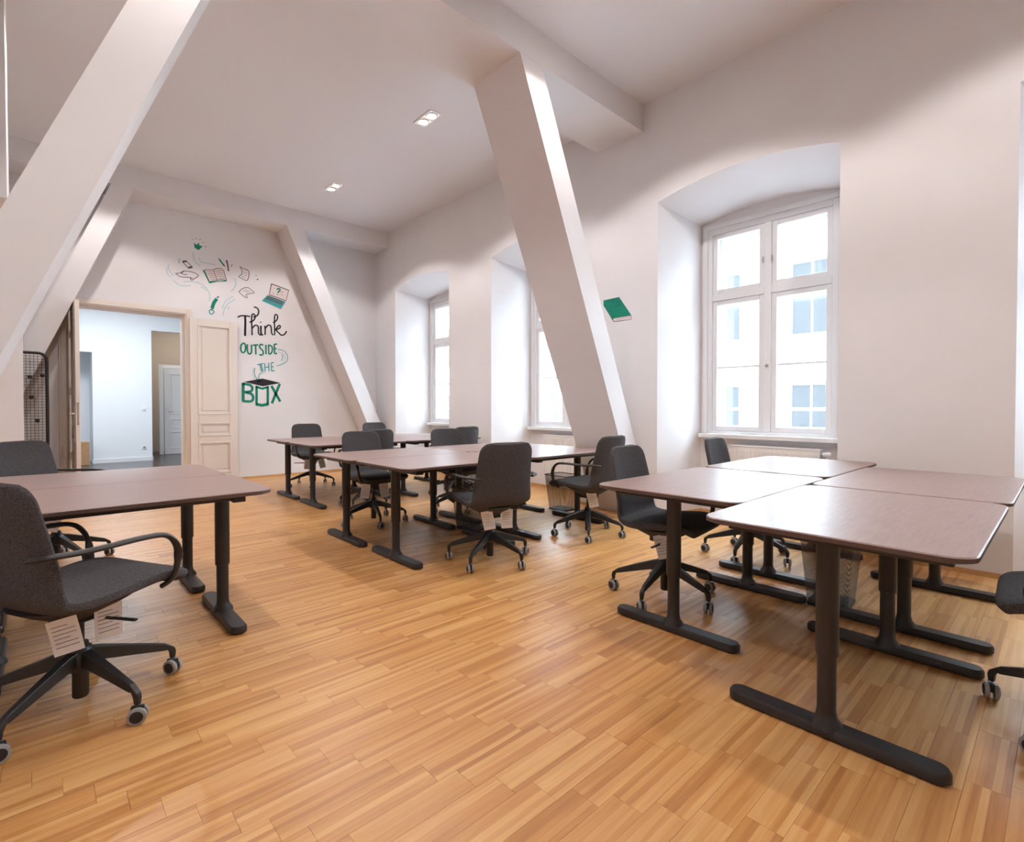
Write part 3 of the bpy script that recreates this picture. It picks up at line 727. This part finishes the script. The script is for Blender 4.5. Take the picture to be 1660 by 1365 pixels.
decal('word_outside', GR, [c2((172, 548), (150, 575), (148, 630), (168, 658), (195, 640), (202, 590), (190, 552), (172, 548)), c2((222, 560), (222, 630), (240, 672), (268, 660), (272, 600), (270, 565)), c2((285, 572), (350, 568)), c2((318, 572), (322, 680)),
  c2((408, 572), (380, 562), (365, 585), (380, 615), (405, 640), (405, 675), (380, 688), (362, 675)), c2((438, 568), (440, 678)), c2((468, 568), (472, 676)), c2((468, 568), (505, 585), (515, 625), (500, 665), (472, 676)), c2((535, 560), (540, 672)), c2((535, 562), (568, 558)), c2((537, 614), (562, 612)), c2((540, 670), (570, 668))], w=2.3)
decal('word_the', 'mural_teal', [c2((338, 800), (410, 785)), c2((368, 798), (390, 882)), c2((384, 795), (406, 880)), c2((425, 782), (428, 876)), c2((470, 778), (475, 875)), c2((428, 828), (472, 826)), c2((500, 775), (505, 874)), c2((500, 778), (530, 772)), c2((503, 825), (528, 822)), c2((505, 872), (540, 868))], w=1.7)
decal('steam', 'mural_teal', [c2((310, 835), (305, 900), (330, 960), (355, 1005)), c2((395, 890), (362, 915), (358, 960), (385, 1010)), c2((580, 620), (650, 640), (690, 700), (670, 770), (565, 815)), c2((625, 675), (635, 710), (615, 755))], w=1.1)
decal('steam_pale', 'mural_pale', [c2((300, 840), (285, 900), (310, 960)), c2((575, 650), (640, 670), (665, 715), (640, 770)), c2((435, 885), (400, 895)), c2((345, 960), (352, 995))], w=1.0)
decal('box_lid', 'mural_dark', fills=[c2((180, 998), (400, 960), (612, 1012), (400, 1050))])
decal('word_box', GR, [(4.2, c2((174, 1012), (174, 1225))), (3.8, c2((165, 1020), (250, 1035), (280, 1070), (262, 1110), (190, 1118))), (3.8, c2((190, 1118), (270, 1140), (290, 1185), (265, 1225), (165, 1222))),
   ], smooth=True)
decal('letter_o', GR, [(3.4, c2((318, 1052), (395, 1078), (472, 1056))), (3.6, c2((330, 1052), (330, 1258))), (3.6, c2((460, 1056), (460, 1262))), (4.6, c2((318, 1258), (398, 1272), (472, 1256)))], smooth=False)
decal('letter_x', GR, [(4.0, c2((503, 1045), (605, 1228))), (4.0, c2((600, 1022), (508, 1250)))], smooth=False)
# green book painted on the window wall
WALLR = lambda px, py: on_x(px, py, W - .002)
NR = Vector((-1, 0, 0))
gb = empty('wall_decal', (W, 3.39, 0)); tag(gb, 'small green book painted on the window wall beside the slanted pillar', 'mural')
B = lambda *p: [(960 + x / 17.06, 460 + y / 17.06) for x, y in p]
kw = dict(where=WALLR, nrm=NR, parent=gb)
decal('book_cover', 'mural_green', fills=[B((310, 460), (745, 365), (1080, 865), (590, 950), (575, 1030), (310, 600))], **kw)
decal('book_pages', 'mural_pink', fills=[B((590, 955), (1085, 880), (1085, 985), (600, 1040))], lift=.0005, **kw)
decal('book_outline', 'mural_line', [B((590, 955), (1085, 880)), B((1085, 880), (1085, 985)), B((1085, 985), (600, 1045)), B((600, 1045), (315, 600)), (.5, B((690, 990), (1060, 930)))], w=.7, lift=.001, smooth=False, **kw)
scr = []
for (x0, y0, n, st) in ((430, 510, 6, 46), (560, 560, 5, 46), (520, 660, 6, 50)):
    for k in range(n):
        x = x0 + k * st; y = y0 - k * st * .21
        if k == 1: continue
        scr.append(B((x, y), (x + 18, y - 50), (x + 28, y - 6)))
decal('title_scribble', 'mural_dark', scr, w=.8, lift=.0006, smooth=False, **kw)

# ---------------------------------------------------------------- the street outside
fb = empty('apartment_building', (17.5, 2, -6)); tag(fb, 'pale apartment house across the street with tall windows', 'building')
MB().box(0, 3, -22, 26, 0, 13.0).build('wall', 'facade', fb)
MB().box(-.35, 0, -22, 26, 12.6, 13.0).box(-.15, 0, -22, 26, 4.4, 4.65).box(-.15, 0, -22, 26, 8.55, 8.8).build('cornice', 'facade', fb)
wn0 = None
for zi in (1.2, 5.6, 9.4):
    for k in range(-7, 9):
        y = k * 2.75 + .6
        if wn0 is None:
            wn0 = MB().box(-.06, .0, -.72, .72, -.12, 0).box(-.1, 0, -.8, .8, 2.3, 2.5).box(-.04, 0, -.66, -.55, 0, 2.3).box(-.04, 0, .55, .66, 0, 2.3).build('window', 'facade', fb)
            pn0 = MB().box(-.012, 0, -.55, -.03, .05, 1.45).box(-.012, 0, .03, .55, .05, 1.45).box(-.012, 0, -.55, -.03, 1.55, 2.25).box(-.012, 0, .03, .55, 1.55, 2.25).build('pane', 'facade_window', wn0)
            o = wn0
        else:
            o = wn0.copy(); col.objects.link(o); o.parent = fb
            p = pn0.copy(); col.objects.link(p); p.parent = o
        o.location = (0, y, zi)
struct(MB().box(W + ND + .5, 40, -40, 50, -6.2, -6.0).build('ground', 'street'), 'street far below the windows')
